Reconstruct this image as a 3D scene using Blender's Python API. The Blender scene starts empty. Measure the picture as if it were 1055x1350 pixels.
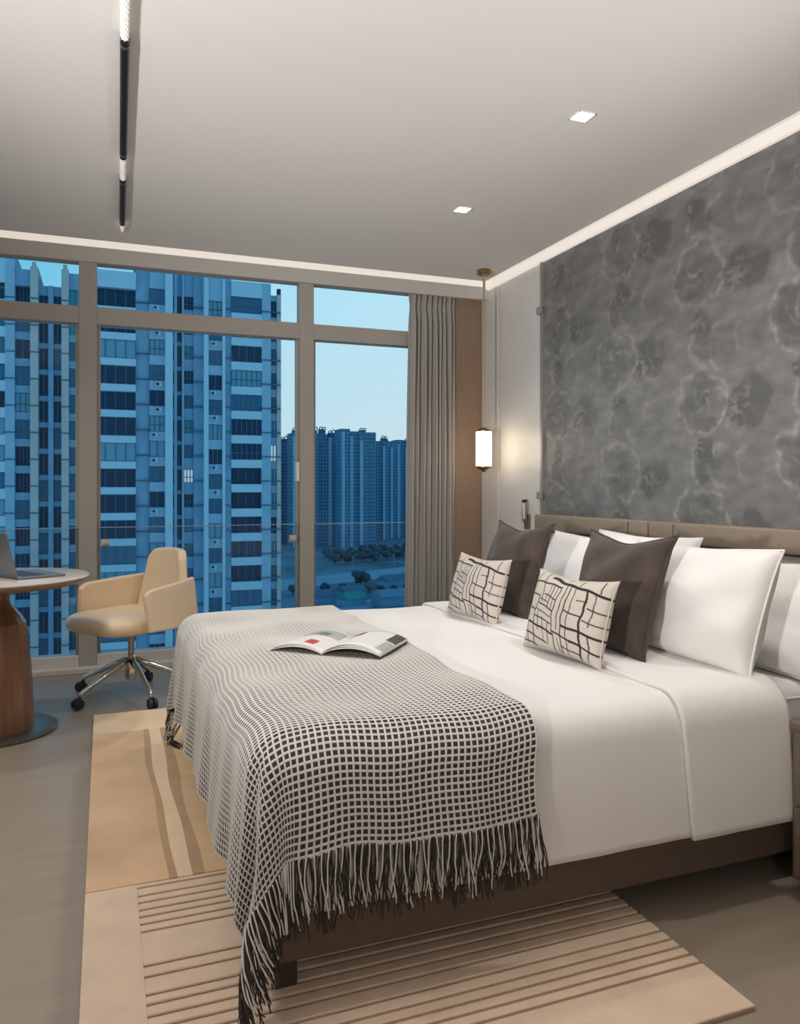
import bpy, bmesh, math, random
import numpy as np
from mathutils import Vector, Matrix, noise as mnoise
random.seed(7); np.random.seed(7)
PI = math.pi
S = bpy.context.scene
COL = S.collection

# ------------------------------------------------------------------ camera, world, exposure
YAW = math.radians(20.9)
cam_d = bpy.data.cameras.new('camera'); cam = bpy.data.objects.new('camera', cam_d); COL.objects.link(cam)
cam.location = (0, 0, 1.18); cam.rotation_euler = (PI/2, 0, -YAW)
cam_d.sensor_fit = 'HORIZONTAL'; cam_d.sensor_width = 36; cam_d.lens = 36*1020/1055
cam_d.shift_y = -32/1055; cam_d.clip_start = .05; cam_d.clip_end = 3000
S.camera = cam
S.view_settings.view_transform = 'Standard'; S.view_settings.look = 'None'
S.view_settings.exposure = 0.34; S.view_settings.gamma = 1.0; S.view_settings.use_curve_mapping = False

W = bpy.data.worlds.new('dusk_sky'); S.world = W; W.use_nodes = True
nt = W.node_tree; nt.nodes.clear()
wo = nt.nodes.new('ShaderNodeOutputWorld'); bg = nt.nodes.new('ShaderNodeBackground')
tc = nt.nodes.new('ShaderNodeTexCoord'); sx = nt.nodes.new('ShaderNodeSeparateXYZ')
nt.links.new(tc.outputs['Generated'], sx.inputs[0])
def ramp(stops):
    rp = nt.nodes.new('ShaderNodeValToRGB'); nt.links.new(sx.outputs['Z'], rp.inputs[0]); cr = rp.color_ramp
    cr.elements[0].position = stops[0][0]; cr.elements[0].color = (*stops[0][1], 1); cr.elements[1].position = stops[-1][0]; cr.elements[1].color = (*stops[-1][1], 1)
    for p, c in stops[1:-1]: e = cr.elements.new(p); e.color = (*c, 1)
    return rp
east = ramp(((0., (.42, .68, .80)), (.12, (.26, .64, .83)), (.28, (.14, .55, .80)), (.5, (.09, .38, .64)), (1., (.05, .20, .42))))      # away from the sunset
west = ramp(((0., (.66, .80, .84)), (.10, (.60, .80, .88)), (.25, (.52, .82, .96)), (.5, (.20, .52, .78)), (1., (.05, .20, .42))))      # towards the sunset
dt = nt.nodes.new('ShaderNodeVectorMath'); dt.operation = 'DOT_PRODUCT'; dt.inputs[1].default_value = (math.sin(math.radians(50)), math.cos(math.radians(50)), 0)
nt.links.new(tc.outputs['Generated'], dt.inputs[0])
mr = nt.nodes.new('ShaderNodeMapRange'); mr.interpolation_type = 'SMOOTHSTEP'; mr.inputs[1].default_value = .50; mr.inputs[2].default_value = .86
nt.links.new(dt.outputs['Value'], mr.inputs[0])
mx = nt.nodes.new('ShaderNodeMixRGB'); nt.links.new(mr.outputs[0], mx.inputs[0]); nt.links.new(east.outputs[0], mx.inputs[1]); nt.links.new(west.outputs[0], mx.inputs[2])
nt.links.new(mx.outputs[0], bg.inputs[0]); nt.links.new(bg.outputs[0], wo.inputs[0])
bg.inputs[1].default_value = 0.80

WARM = (1.0, .945, .885)
DOWN_W = 30; COVE = .50; PEND_W = 7

# ------------------------------------------------------------------ helpers
MATS = {}
def mat(name, col=(.5, .5, .5), rough=.6, metal=0., var=0., vscale=20., bump=0., bscale=200., spec=.5, emit=None, estr=0., sheen=0., stretch=(1, 1, 1), coat=0., trans=0.):
    if name in MATS: return MATS[name]
    m = bpy.data.materials.new(name); m.use_nodes = True; MATS[name] = m
    n = m.node_tree; b = n.nodes['Principled BSDF']
    b.inputs['Base Color'].default_value = (*col, 1); b.inputs['Roughness'].default_value = rough
    b.inputs['Metallic'].default_value = metal; b.inputs['Specular IOR Level'].default_value = spec
    b.inputs['Sheen Weight'].default_value = sheen; b.inputs['Coat Weight'].default_value = coat
    if trans: b.inputs['Transmission Weight'].default_value = trans
    if emit: b.inputs['Emission Color'].default_value = (*emit, 1); b.inputs['Emission Strength'].default_value = estr
    if var or bump:
        t = n.nodes.new('ShaderNodeTexCoord'); mp = n.nodes.new('ShaderNodeMapping'); mp.inputs['Scale'].default_value = stretch
        n.links.new(t.outputs['Object'], mp.inputs[0])
    if var:
        z = n.nodes.new('ShaderNodeTexNoise'); z.inputs['Scale'].default_value = vscale; z.inputs['Detail'].default_value = 4
        r = n.nodes.new('ShaderNodeValToRGB'); n.links.new(mp.outputs[0], z.inputs[0]); n.links.new(z.outputs[0], r.inputs[0])
        r.color_ramp.elements[0].position = .3; r.color_ramp.elements[1].position = .7
        r.color_ramp.elements[0].color = (*[c*(1-var) for c in col], 1); r.color_ramp.elements[1].color = (*[min(1, c*(1+var)) for c in col], 1)
        n.links.new(r.outputs[0], b.inputs['Base Color'])
    if bump:
        z = n.nodes.new('ShaderNodeTexNoise'); z.inputs['Scale'].default_value = bscale; z.inputs['Detail'].default_value = 3
        u = n.nodes.new('ShaderNodeBump'); u.inputs['Strength'].default_value = bump; u.inputs['Distance'].default_value = .004
        n.links.new(mp.outputs[0], z.inputs[0]); n.links.new(z.outputs[0], u.inputs['Height']); n.links.new(u.outputs[0], b.inputs['Normal'])
    return m

def glass_mat(name, tint, ior=1.25, haze=0., hazecol=(.6, .7, .8)):
    m = bpy.data.materials.new(name); m.use_nodes = True; n = m.node_tree; n.nodes.clear(); MATS[name] = m
    o = n.nodes.new('ShaderNodeOutputMaterial'); t = n.nodes.new('ShaderNodeBsdfTransparent'); g = n.nodes.new('ShaderNodeBsdfGlossy')
    f = n.nodes.new('ShaderNodeFresnel'); f.inputs[0].default_value = ior; x = n.nodes.new('ShaderNodeMixShader')
    t.inputs[0].default_value = (*tint, 1); g.inputs['Roughness'].default_value = .02
    src = t.outputs[0]
    if haze:
        d = n.nodes.new('ShaderNodeBsdfDiffuse'); d.inputs[0].default_value = (*hazecol, 1); y = n.nodes.new('ShaderNodeMixShader'); y.inputs[0].default_value = haze
        n.links.new(t.outputs[0], y.inputs[1]); n.links.new(d.outputs[0], y.inputs[2]); src = y.outputs[0]
    n.links.new(f.outputs[0], x.inputs[0]); n.links.new(src, x.inputs[1]); n.links.new(g.outputs[0], x.inputs[2]); n.links.new(x.outputs[0], o.inputs[0])
    return m

def tag(o, label=None, cat=None, group=None, kind=None):
    if label: o['label'] = label
    if cat: o['category'] = cat
    if group: o['group'] = group
    if kind: o['kind'] = kind
    return o
def link(name, me, m, parent=None):
    o = bpy.data.objects.new(name, me); COL.objects.link(o)
    if m is not None and not me.materials: me.materials.append(MATS[m] if isinstance(m, str) else m)
    if parent: o.parent = parent
    return o
def empty(name, loc=(0, 0, 0), rz=0, label=None, cat=None, group=None, kind=None):
    o = bpy.data.objects.new(name, None); o.empty_display_size = .05; COL.objects.link(o)
    o.location = loc; o.rotation_euler = (0, 0, rz); return tag(o, label, cat, group, kind)
def copy_tree(o, parent=None):
    c = o.copy(); COL.objects.link(c); c.parent = parent
    for ch in list(o.children): copy_tree(ch, c)
    return c

class MB:
    def __init__(s): s.v = []; s.f = []
    def add(s, v, f):
        k = len(s.v); s.v += [tuple(map(float, p)) for p in v]; s.f += [tuple(i+k for i in q) for q in f]; return s
    def box(s, x0, x1, y0, y1, z0, z1):
        v = [(x, y, z) for x in (x0, x1) for y in (y0, y1) for z in (z0, z1)]
        return s.add(v, [(0, 1, 3, 2), (4, 6, 7, 5), (0, 4, 5, 1), (2, 3, 7, 6), (0, 2, 6, 4), (1, 5, 7, 3)])
    def cyl(s, p0, p1, r0, r1=None, n=16):
        r1 = r0 if r1 is None else r1; p0 = Vector(p0); p1 = Vector(p1); d = (p1-p0).normalized()
        a = d.orthogonal().normalized(); b = d.cross(a); v = []; f = []
        for p, r in ((p0, r0), (p1, r1)):
            v += [p+(a*math.cos(2*PI*i/n)+b*math.sin(2*PI*i/n))*r for i in range(n)]
        f = [(i, (i+1) % n, n+(i+1) % n, n+i) for i in range(n)]+[tuple(range(n))[::-1], tuple(range(n, 2*n))]
        return s.add(v, f)
    def lathe(s, prof, n=32, c=(0, 0, 0)):
        v = []; f = []
        for r, z in prof: v += [(c[0]+r*math.cos(2*PI*i/n), c[1]+r*math.sin(2*PI*i/n), c[2]+z) for i in range(n)]
        m = len(prof)
        for k in range(m-1): f += [(k*n+i, k*n+(i+1) % n, (k+1)*n+(i+1) % n, (k+1)*n+i) for i in range(n)]
        f += [tuple(range(n))[::-1], tuple(range((m-1)*n, m*n))]
        return s.add(v, f)
    def tube(s, pts, r, n=8):
        pts = [Vector(p) for p in pts]; v = []; f = []; a = None
        rs = r if isinstance(r, (list, tuple)) else [r]*len(pts)
        for i, p in enumerate(pts):
            d = (pts[min(i+1, len(pts)-1)]-pts[max(i-1, 0)]).normalized()
            a = d.orthogonal().normalized() if a is None else (a-d*a.dot(d)).normalized()
            b = d.cross(a); v += [p+(a*math.cos(2*PI*j/n)+b*math.sin(2*PI*j/n))*rs[i] for j in range(n)]
        for i in range(len(pts)-1): f += [(i*n+j, i*n+(j+1) % n, (i+1)*n+(j+1) % n, (i+1)*n+j) for j in range(n)]
        f += [tuple(range(n))[::-1], tuple(range((len(pts)-1)*n, len(pts)*n))]
        return s.add(v, f)
    def prism(s, poly, z0, z1):
        n = len(poly); v = [(x, y, z0) for x, y in poly]+[(x, y, z1) for x, y in poly]
        return s.add(v, [tuple(range(n))[::-1], tuple(range(n, 2*n))]+[(i, (i+1) % n, n+(i+1) % n, n+i) for i in range(n)])
    def grid(s, P, closed_u=False):
        nu, nv = P.shape[:2]; v = [tuple(p) for p in P.reshape(-1, 3)]; f = []
        for i in range(nu-1+closed_u):
            for j in range(nv-1): i2 = (i+1) % nu; f.append((i*nv+j, i2*nv+j, i2*nv+j+1, i*nv+j+1))
        return s.add(v, f)
    def mesh(s, name, bevel=0., seg=2, smooth=False, fix=True):
        me = bpy.data.meshes.new(name); me.from_pydata(s.v, [], s.f)
        bm = bmesh.new(); bm.from_mesh(me)
        if fix: bmesh.ops.recalc_face_normals(bm, faces=bm.faces)
        if bevel: bmesh.ops.bevel(bm, geom=list(bm.edges), offset=bevel, segments=seg, affect='EDGES', profile=.5, clamp_overlap=True)
        bm.to_mesh(me); bm.free()
        if smooth: me.polygons.foreach_set('use_smooth', [True]*len(me.polygons))
        return me
    def build(s, name, m, parent=None, bevel=0., seg=2, smooth=False, angle=None, fix=True):
        me = s.mesh(name, bevel, seg, smooth or angle is not None, fix)
        if angle is not None:
            bm = bmesh.new(); bm.from_mesh(me)
            for e in bm.edges:
                if len(e.link_faces) == 2 and e.calc_face_angle(0) > math.radians(angle): e.smooth = False
            bm.to_mesh(me); bm.free()
        return link(name, me, m, parent)
def bx(*a): return MB().box(*a)
def struct(o): o['kind'] = 'structure'; return o
def mods(o, thick=0., sub=0, off=0.):
    if thick: k = o.modifiers.new('solid', 'SOLIDIFY'); k.thickness = thick; k.offset = off
    if sub: k = o.modifiers.new('sub', 'SUBSURF'); k.levels = sub; k.render_levels = sub
    return o

# ------------------------------------------------------------------ materials
mat('floor', (.31, .255, .20), .42, var=.06, vscale=3, stretch=(1, 6, 1), spec=.4)
mat('ceiling', (.78, .76, .74), .9)
mat('plaster', (.66, .62, .58), .9)
mat('fascia', (.52, .50, .47), .8)
mat('frame', (.40, .37, .335), .45, metal=.0, spec=.5)
mat('sill', (.62, .60, .57), .5)
mat('brown_wall', (.26, .175, .12), .6, var=.06, vscale=6, stretch=(8, 8, 1))
mat('grey_panel', (.64, .63, .61), .38, var=.03, vscale=30)
mat('seam', (.08, .075, .07), .6)
mat('bronze', (.30, .25, .20), .35, metal=.8)
mat('steel', (.40, .385, .365), .5, metal=.6)
mat('chrome', (.72, .70, .68), .12, metal=1.)
mat('brass', (.42, .27, .12), .3, metal=1.)
mat('black', (.012, .011, .011), .4)
mat('rubber', (.02, .02, .02), .5)
mat('crystal', (.85, .83, .80), .12, spec=1., emit=(1, .82, .6), estr=.35)
mat('crystal_clear', (.80, .80, .80), .08, spec=1., coat=1.)
mat('led', (.35, .34, .32), .8, emit=(1, .90, .79), estr=COVE)
mat('downlight_glow', (.9, .9, .9), .8, emit=(1, .95, .88), estr=5.)
mat('white_trim', (.8, .79, .77), .5)
mat('pendant_glass', (.95, .93, .9), .4, emit=(1, .80, .58), estr=6.)
mat('curtain', (.36, .34, .315), .75, var=.07, vscale=5, sheen=.3, bump=.15, bscale=500, stretch=(6, 6, .3))
mat('cream_leather', (.84, .67, .465), .42, bump=.12, bscale=260, coat=.1)
mat('cream_outer', (.62, .47, .31), .45, bump=.12, bscale=260)
mat('linen', (.84, .82, .80), .85, bump=.10, bscale=60, sheen=.1)
mat('pillowcase', (.83, .81, .79), .8, bump=.12, bscale=40, sheen=.1)
mat('velvet', (.062, .045, .036), .85, var=.3, vscale=14, sheen=.12, bump=.2, bscale=300)
mat('bed_fabric', (.125, .090, .066), .7, var=.06, vscale=60, bump=.15, bscale=500)
mat('headboard', (.26, .205, .155), .6, var=.05, vscale=40, bump=.12, bscale=400)
mat('headboard_low', (.38, .33, .28), .7, bump=.12, bscale=400)
mat('dark_wood', (.05, .033, .024), .5)
mat('night_wood', (.20, .155, .12), .5, var=.12, vscale=5, stretch=(1, 1, 12))
mat('throw_dark', (.050, .041, .034), .95, bump=.5, bscale=500)
mat('yarn_light', (.70, .685, .655), .9, bump=.4, bscale=900)
mat('yarn_dark', (.045, .037, .031), .95, bump=.3, bscale=900)
mat('rug_pale', (.78, .60, .45), .95, var=.06, vscale=9, bump=.4, bscale=420)
mat('rug_base', (.46, .33, .225), .95, bump=.3, bscale=400)
mat('rug_tan', (.70, .48, .30), .95, var=.14, vscale=3.2, bump=.4, bscale=420)
mat('rug_dark', (.52, .345, .205), .95, var=.10, vscale=5, bump=.4, bscale=420)
mat('rug_light', (.86, .66, .44), .95, var=.06, vscale=6, bump=.4, bscale=420)
mat('rug_gold', (.76, .53, .31), .95, var=.12, vscale=5, bump=.4, bscale=420)
mat('table_wood', (.20, .10, .055), .32, var=.25, vscale=4, stretch=(6, 6, .4), coat=.3)
mat('table_edge', (.30, .17, .09), .4)
mat('stone', (.66, .60, .55), .22, var=.10, vscale=7, coat=.2)
mat('table_foot', (.16, .14, .125), .3, metal=.7)
mat('laptop', (.26, .25, .25), .4, metal=.6)
mat('laptop_dark', (.03, .03, .035), .5)
mat('paper', (.78, .77, .75), .6)
mat('print_red', (.55, .06, .05), .6)
mat('print_grey', (.06, .06, .06), .6)
mat('print_pale', (.42, .45, .44), .6)
glass_mat('window_glass', (.94, .97, .98), 1.16)
glass_mat('rail_glass', (.95, .97, .98), 1.16, .010)

# ------------------------------------------------------------------ the room
XW, YW, ZC = 2.72, 5.40, 2.70          # headboard wall, window wall, ceiling
XL, YB = -2.2, -2.3
floor = struct(bx(XL-.1, XW+.1, YB-.1, YW+.15, -.06, 0).build('floor', 'floor'))
tag(floor, 'smooth greige floor of the bedroom', 'floor')
ce = struct(bx(XL-.1, 2.62, YB-.1, 5.10, ZC, ZC+.05).build('ceiling', 'ceiling'))
tag(ce, 'plain off-white bedroom ceiling', 'ceiling')
top = bx(XL-.1, XW+.1, YB-.1, YW+.15, 2.86, 2.92).build('ceiling_cove', 'ceiling'); struct(top); tag(top, 'upper slab closing the light cove', 'ceiling')
wr = struct(bx(XW, XW+.1, YB-.1, YW+.15, 0, 2.86).build('wall_right', 'plaster')); tag(wr, 'headboard wall clad with grey panels and floral wallpaper', 'wall')
struct(bx(XL-.1, XL, YB-.1, YW+.15, 0, 2.86).build('wall_left', 'plaster'))['label'] = 'plain wall on the desk side'
struct(bx(XL, XW, YB-.1, YB, 0, 2.86).build('wall_back', 'plaster'))['label'] = 'plain wall behind the viewer'
for n in ('wall_left', 'wall_back'): bpy.data.objects[n]['category'] = 'wall'
wb = struct(bx(2.44, XW, YW-.10, YW+.15, 0, 2.86).build('wall_window', 'brown_wall')); tag(wb, 'narrow brown wall strip between curtain and headboard wall', 'wall')
# fascia of the curtain box with the LED strip above it
fa = struct(bx(XL, XW, 5.19, 5.22, 2.588, 2.682).build('trim_1', 'fascia')); tag(fa, 'grey fascia board hiding the curtain track above the windows', 'trim')
struct(bx(XL, XW, 5.19, YW+.15, 2.80, 2.86).build('trim_2', 'ceiling')); tag(bpy.data.objects['trim_2'], 'lid of the curtain box', 'trim')
def strip(name, a, lab):
    r = empty(name, (a[0], a[2], a[4]), 0, lab, 'light')
    o = bx(0, a[1]-a[0], 0, a[3]-a[2], 0, a[5]-a[4]).build('diffuser', 'led', r); return r
strip('led_strip', (XL, 2.66, 5.195, 5.225, 2.684, 2.79), 'long thin LED light strip running above the windows')
strip('led_strip', (2.672, 2.705, YB, YW-.2, 2.662, 2.82), 'wide LED light strip running above the floral wallpaper wall')

# grey wall panels beside the wallpaper, on wall_right
for y0, y1 in ((5.03, 5.295), (4.425, 5.005)):
    o = bx(XW-.03, XW, y0, y1, 0, 2.66).build('wall_panel', 'grey_panel', wr, bevel=.003)
bx(XW-.012, XW, 5.005, 5.03, 0, 2.66).build('panel_seam', 'seam', wr)
bx(XW-.045, XW, 4.402, 4.425, 0, 2.66).build('metal_trim', 'steel', wr)
for z in (2.34, 1.13):
    bx(XW-.068, XW-.045, 4.385, 4.435, z-.025, z+.025).build('clip', 'steel', wr, bevel=.004)

# floral wallpaper: real relief, one panel mesh with a tone attribute
def wallpaper():
    ny, nz = 640, 300; Y0, Y1, Z0, Z1 = 4.40, .35, .95, 2.66
    y = np.linspace(0, Y0-Y1, ny); z = np.linspace(Z0, Z1, nz); A, B = np.meshgrid(y, z, indexing='ij')
    tone = np.zeros_like(A); hgt = np.zeros_like(A); rs = np.random.RandomState(3)
    def vnoise(cell, seed):
        q = np.random.RandomState(seed); gy, gz = int((Y0-Y1)/cell)+3, int((Z1-Z0)/cell)+3; G = q.uniform(-1, 1, (gy, gz))
        fy = A/cell; fz = (B-Z0)/cell; iy = fy.astype(int); iz = fz.astype(int); u = fy-iy; v = fz-iz; u = u*u*(3-2*u); v = v*v*(3-2*v)
        return (G[iy, iz]*(1-u)+G[iy+1, iz]*u)*(1-v)+(G[iy, iz+1]*(1-u)+G[iy+1, iz+1]*u)*v
    wy = .022*vnoise(.11, 1)+.010*vnoise(.045, 2)+.004*vnoise(.02, 21); wz = .022*vnoise(.11, 3)+.010*vnoise(.045, 4)+.004*vnoise(.02, 22)
    AW, BW = A+wy, B+wz
    fine = .5+.5*np.clip(vnoise(.025, 5)+.8*vnoise(.012, 6)+.5, -1, 1)
    sg = lambda t: 1/(1+np.exp(-np.clip(t, -30, 30)))
    def petal(cy, cz, R, ang, lit, dark):
        # a rounded petal: darker inside, a pale worn rim on one side
        nonlocal tone, hgt
        dy = AW-cy; dz = BW-cz; d = np.hypot(dy, dz); th = np.arctan2(dz, dy)
        ins = sg((R-d)/(R*.09)); arc = np.clip(np.cos(th-ang)*.75+.35, 0, 1)
        rim = np.exp(-((d-R*1.02)/(R*.17))**2)*arc*fine
        tone = tone*(1-.55*ins)+ins*(-dark)+lit*1.25*rim; hgt = hgt*(1-.5*ins)+rim
    def rose(cy, cz, R, s):
        for k in range(7): a = s+k*.9; petal(cy+.62*R*math.cos(a), cz+.55*R*math.sin(a), R*.52, a+.3, .55, .12+.25*(k % 2))
        for k in range(4): a = s+1+k*1.6; petal(cy+.28*R*math.cos(a), cz+.28*R*math.sin(a), R*.34, a+2.4, .75, .25)
        petal(cy, cz, R*.18, s, .7, .45)
    def leaf(cy, cz, R, s):
        nonlocal tone, hgt
        for k in range(5): a = s+k*1.26; petal(cy+.55*R*math.cos(a), cz+.40*R*math.sin(a), R*.48, a+3.6, .10, .55)
        d = np.hypot(AW-cy+R*.4, BW-cz+R*.1); spk = (fine > .80)*np.exp(-(d/(R*.6))**2); tone += .9*spk; hgt += spk
    for iy in range(7):
        for iz in range(5):
            cy = .16+iy*.62+rs.uniform(-.04, .04); cz = 1.00+iz*.60+(iy % 2)*.30+rs.uniform(-.04, .04); s = rs.uniform(0, 6)
            leaf(cy+.29, cz-.03, .135, s+1); leaf(cy+.02, cz-.24, .07, s+4)
            petal(cy+.15, cz+.26, .095, 3.0, .75, .15); petal(cy+.01, cz+.27, .085, 3.4, .65, .40); petal(cy+.30, cz+.27, .08, 2.8, .35, .12)
            rose(cy, cz, .15, s)
    tone = np.clip(tone*(.75+.35*vnoise(.5, 9))+.12*vnoise(.30, 7)+.05*vnoise(.1, 8), -1, 1)
    P = np.stack([np.full_like(A, XW-.028)-.0025*np.clip(hgt, -1, 1.2), Y0-A, B], -1)
    me = MB().grid(P).mesh('wallpaper', smooth=True, fix=False)
    at = me.attributes.new('tone', 'FLOAT', 'POINT'); at.data.foreach_set('value', tone.reshape(-1).astype(np.float32))
    m = bpy.data.materials.new('floral_wallpaper'); m.use_nodes = True; n = m.node_tree; b = n.nodes['Principled BSDF']; L = n.links.new
    a = n.nodes.new('ShaderNodeAttribute'); a.attribute_name = 'tone'
    t = n.nodes.new('ShaderNodeTexCoord'); mp = n.nodes.new('ShaderNodeMapping'); mp.inputs['Scale'].default_value = (1, 1, 2)
    z1 = n.nodes.new('ShaderNodeTexNoise'); z1.inputs['Scale'].default_value = 9; z1.inputs['Detail'].default_value = 8
    z2 = n.nodes.new('ShaderNodeTexNoise'); z2.inputs['Scale'].default_value = 5; z2.inputs['Detail'].default_value = 6
    L(t.outputs['Object'], mp.inputs[0]); L(mp.outputs[0], z1.inputs[0]); L(t.outputs['Object'], z2.inputs[0])
    mu = n.nodes.new('ShaderNodeMath'); mu.operation = 'MULTIPLY'; mu.inputs[1].default_value = .62; L(a.outputs['Fac'], mu.inputs[0])
    ad = n.nodes.new('ShaderNodeMath'); ad.operation = 'ADD'; L(mu.outputs[0], ad.inputs[0])
    sc_ = n.nodes.new('ShaderNodeMath'); sc_.operation = 'MULTIPLY'; sc_.inputs[1].default_value = .8; L(z1.outputs[0], sc_.inputs[0]); L(sc_.outputs[0], ad.inputs[1])
    r = n.nodes.new('ShaderNodeValToRGB'); L(ad.outputs[0], r.inputs[0])
    e = r.color_ramp.elements; e[0].position = .08; e[0].color = (.112, .109, .106, 1); e[1].position = .95; e[1].color = (.32, .313, .302, 1)
    q = r.color_ramp.elements.new(.42); q.color = (.182, .177, .172, 1)
    L(r.outputs[0], b.inputs['Base Color']); b.inputs['Roughness'].default_value = .5
    bu = n.nodes.new('ShaderNodeBump'); bu.inputs['Strength'].default_value = .15; bu.inputs['Distance'].default_value = .004; L(z1.outputs[0], bu.inputs['Height']); L(bu.outputs[0], b.inputs['Normal'])
    bx(XW-.026, XW, Y1, Y0, .3, Z1).build('wallpaper_board', 'seam', wr)
    o = link('wallpaper', me, m, wr); o['label'] = 'grey wallpaper with embossed roses'
wallpaper()

# windows: three bays, upper and lower panes
YF0, YF1 = 5.36, 5.46
win = struct(empty('window_1', (0, YF0, 0)))
tag(win, 'tall taupe window wall with mullions and transoms looking over the city', 'window')
def wp(name, x0, x1, z0, z1, m='frame', y0=YF0, y1=YF1, bevel=.004):
    return bx(x0, x1, y0-YF0, y1-YF0, z0, z1).build(name, m, win, bevel=bevel)
wp('mullion', -.155, -.045, 0, 2.70); wp('mullion', 1.29, 1.392, 0, 2.70); wp('mullion', -1.63, -1.52, 0, 2.70); wp('mullion', 2.43, 2.53, 0, 2.70)
bays = ((-2.2, -1.63), (-1.52, -.155), (-.045, 1.29), (1.392, 2.43))
for x0, x1 in bays:
    wp('transom', x0, x1, 2.235, 2.345); wp('head_rail', x0, x1, 2.63, 2.75); wp('bottom_rail', x0, x1, .0, .105, 'sill')
    wp('pane', x0, x1, .10, 2.24, 'window_glass', 5.42, 5.43, 0); wp('pane', x0, x1, 2.34, 2.635, 'window_glass', 5.42, 5.43, 0)
    wp('glazing_bead', x0, x0+.02, .105, 2.235, 'frame', 5.395, 5.44, .002); wp('glazing_bead', x1-.02, x1, .105, 2.235, 'frame', 5.395, 5.44, .002)
wp('sill_ledge', -2.2, 2.44, .0, .035, 'sill', 5.30, 5.36)
wp('latch', 1.262, 1.284, 1.225, 1.36, 'white_trim', 5.345, 5.40, .004)
# glass railings fixed between the mullions, in front of the panes
for x0, x1, lab in ((-1.52, -.155, 'low glass railing across the window bay behind the desk'), (-.045, 1.29, 'low glass railing across the window bay behind the swivel chair'),
                    (1.392, 2.43, 'low glass railing across the window bay beside the curtain')):
    r = empty('glass_railing', (x0, 5.378, .1), 0, lab, 'railing')
    w = x1-x0
    bx(.0, w, 0, .012, .0, .82).build('glass_panel', 'rail_glass', r)
    bx(0, w, -.001, .013, .82, .8245).build('polished_edge', 'rail_edge' if 'rail_edge' in MATS else mat('rail_edge', (.30, .42, .50), .3), r)
    for x in (.05, w-.05) if abs(x0+.045) < .01 else (): MB().cyl((x-.02, .006, .72), (x+.025, .006, .72), .026, .026, 16).build('clamp', mat('clamp_tan', (.55, .44, .34), .5), r, angle=40)

# ------------------------------------------------------------------ ceiling lamps
def downlight(x, y, lab):
    r = empty('downlight', (x, y, ZC), 0, lab, 'light', 'square ceiling downlights')
    m = MB(); h = .040
    for a in ((-h, h, -h, -h+.004), (-h, h, h-.004, h), (-h, -h+.004, -h, h), (h-.004, h, -h, h)): m.box(*a, -.004, 0)
    m.build('trim', 'white_trim', r); bx(-h+.004, h-.004, -h+.004, h-.004, -.002, 0).build('diffuser', 'downlight_glow', r)
    l = bpy.data.lights.new('downlight_beam', 'SPOT'); l.energy = DOWN_W; l.color = WARM; l.spot_size = math.radians(125); l.spot_blend = .8; l.shadow_soft_size = .06
    o = bpy.data.objects.new('downlight_beam', l); COL.objects.link(o); o.parent = r; o.location = (0, 0, -.03)
downlight(1.826, 2.69, 'square white ceiling downlight in the middle of the ceiling, nearer and larger of two')
downlight(1.826, 3.825, 'small square ceiling downlight nearer the windows and the pendant')
for x, y, lab in ((1.826, 1.555, 'square ceiling downlight above the near bed side, out of the picture'), (-.72, 4.3, 'added square ceiling downlight above the desk, out of the picture'),
                  (-.72, 3.2, 'added second square ceiling downlight from the windows on the desk side, out of the picture'), (-.72, 2.1, 'added third square ceiling downlight from the windows on the desk side, out of the picture')):
    downlight(x, y, lab)  # desk-side row is added, unseen, to brighten the chair, floor and rug

def chandelier():
    r = empty('linear_chandelier', (.020, 0, 2.681), math.radians(-.9), 'long black linear ceiling lamp with sparkling crystal sections', 'chandelier')
    segs = [(1.6, 2.74, 'crystal'), (2.74, 3.73, 'black'), (3.73, 3.99, 'crystal'), (3.99, 4.67, 'black')]
    for a, b, k in segs:
        if k == 'black':
            MB().cyl((0, a, 0), (0, b, 0), .0155, .0155, 20).build('black_tube', 'black', r, angle=40)
            for y in (a+.04, b-.04): MB().cyl((0, y-.006, 0), (0, y+.006, 0), .0165, .0165, 20).build('joint_ring', 'bronze', r, angle=40)
        else:
            cz = MB().cyl((0, a, 0), (0, b, 0), .010, .010, 12).build('crystal_tube', 'crystal', r, angle=40)
            m = MB(); n = int((b-a)/.016)
            for i in range(n):
                for j in range(8):
                    t = 2*PI*(j+.5*(i % 2))/8; c = Vector((.0115*math.cos(t), a+(i+.5)*(b-a)/n, .0115*math.sin(t)))
                    o = Vector((math.cos(t), 0, math.sin(t))); e = .0055; u = Vector((0, 1, 0)); w = o.cross(u)
                    m.add([c+u*e, c+w*e, c-u*e, c-w*e, c+o*e, c-o*e], [(0, 1, 4), (1, 2, 4), (2, 3, 4), (3, 0, 4), (1, 0, 5), (2, 1, 5), (3, 2, 5), (0, 3, 5)])
            f = m.build('crystal_bead', 'crystal_clear', cz); f['kind'] = 'stuff'
    MB().cyl((0, 4.67, 0), (0, 4.77, 0), .012, .010, 8).cyl((0, 4.77, 0), (0, 4.83, 0), .010, .002, 8).build('crystal_tip', 'crystal', r)
    for y in (2.2, 3.3, 4.4): MB().cyl((0, y, .01), (0, y, .019), .006, .006, 10).build('stem', 'black', r)
chandelier()

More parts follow.
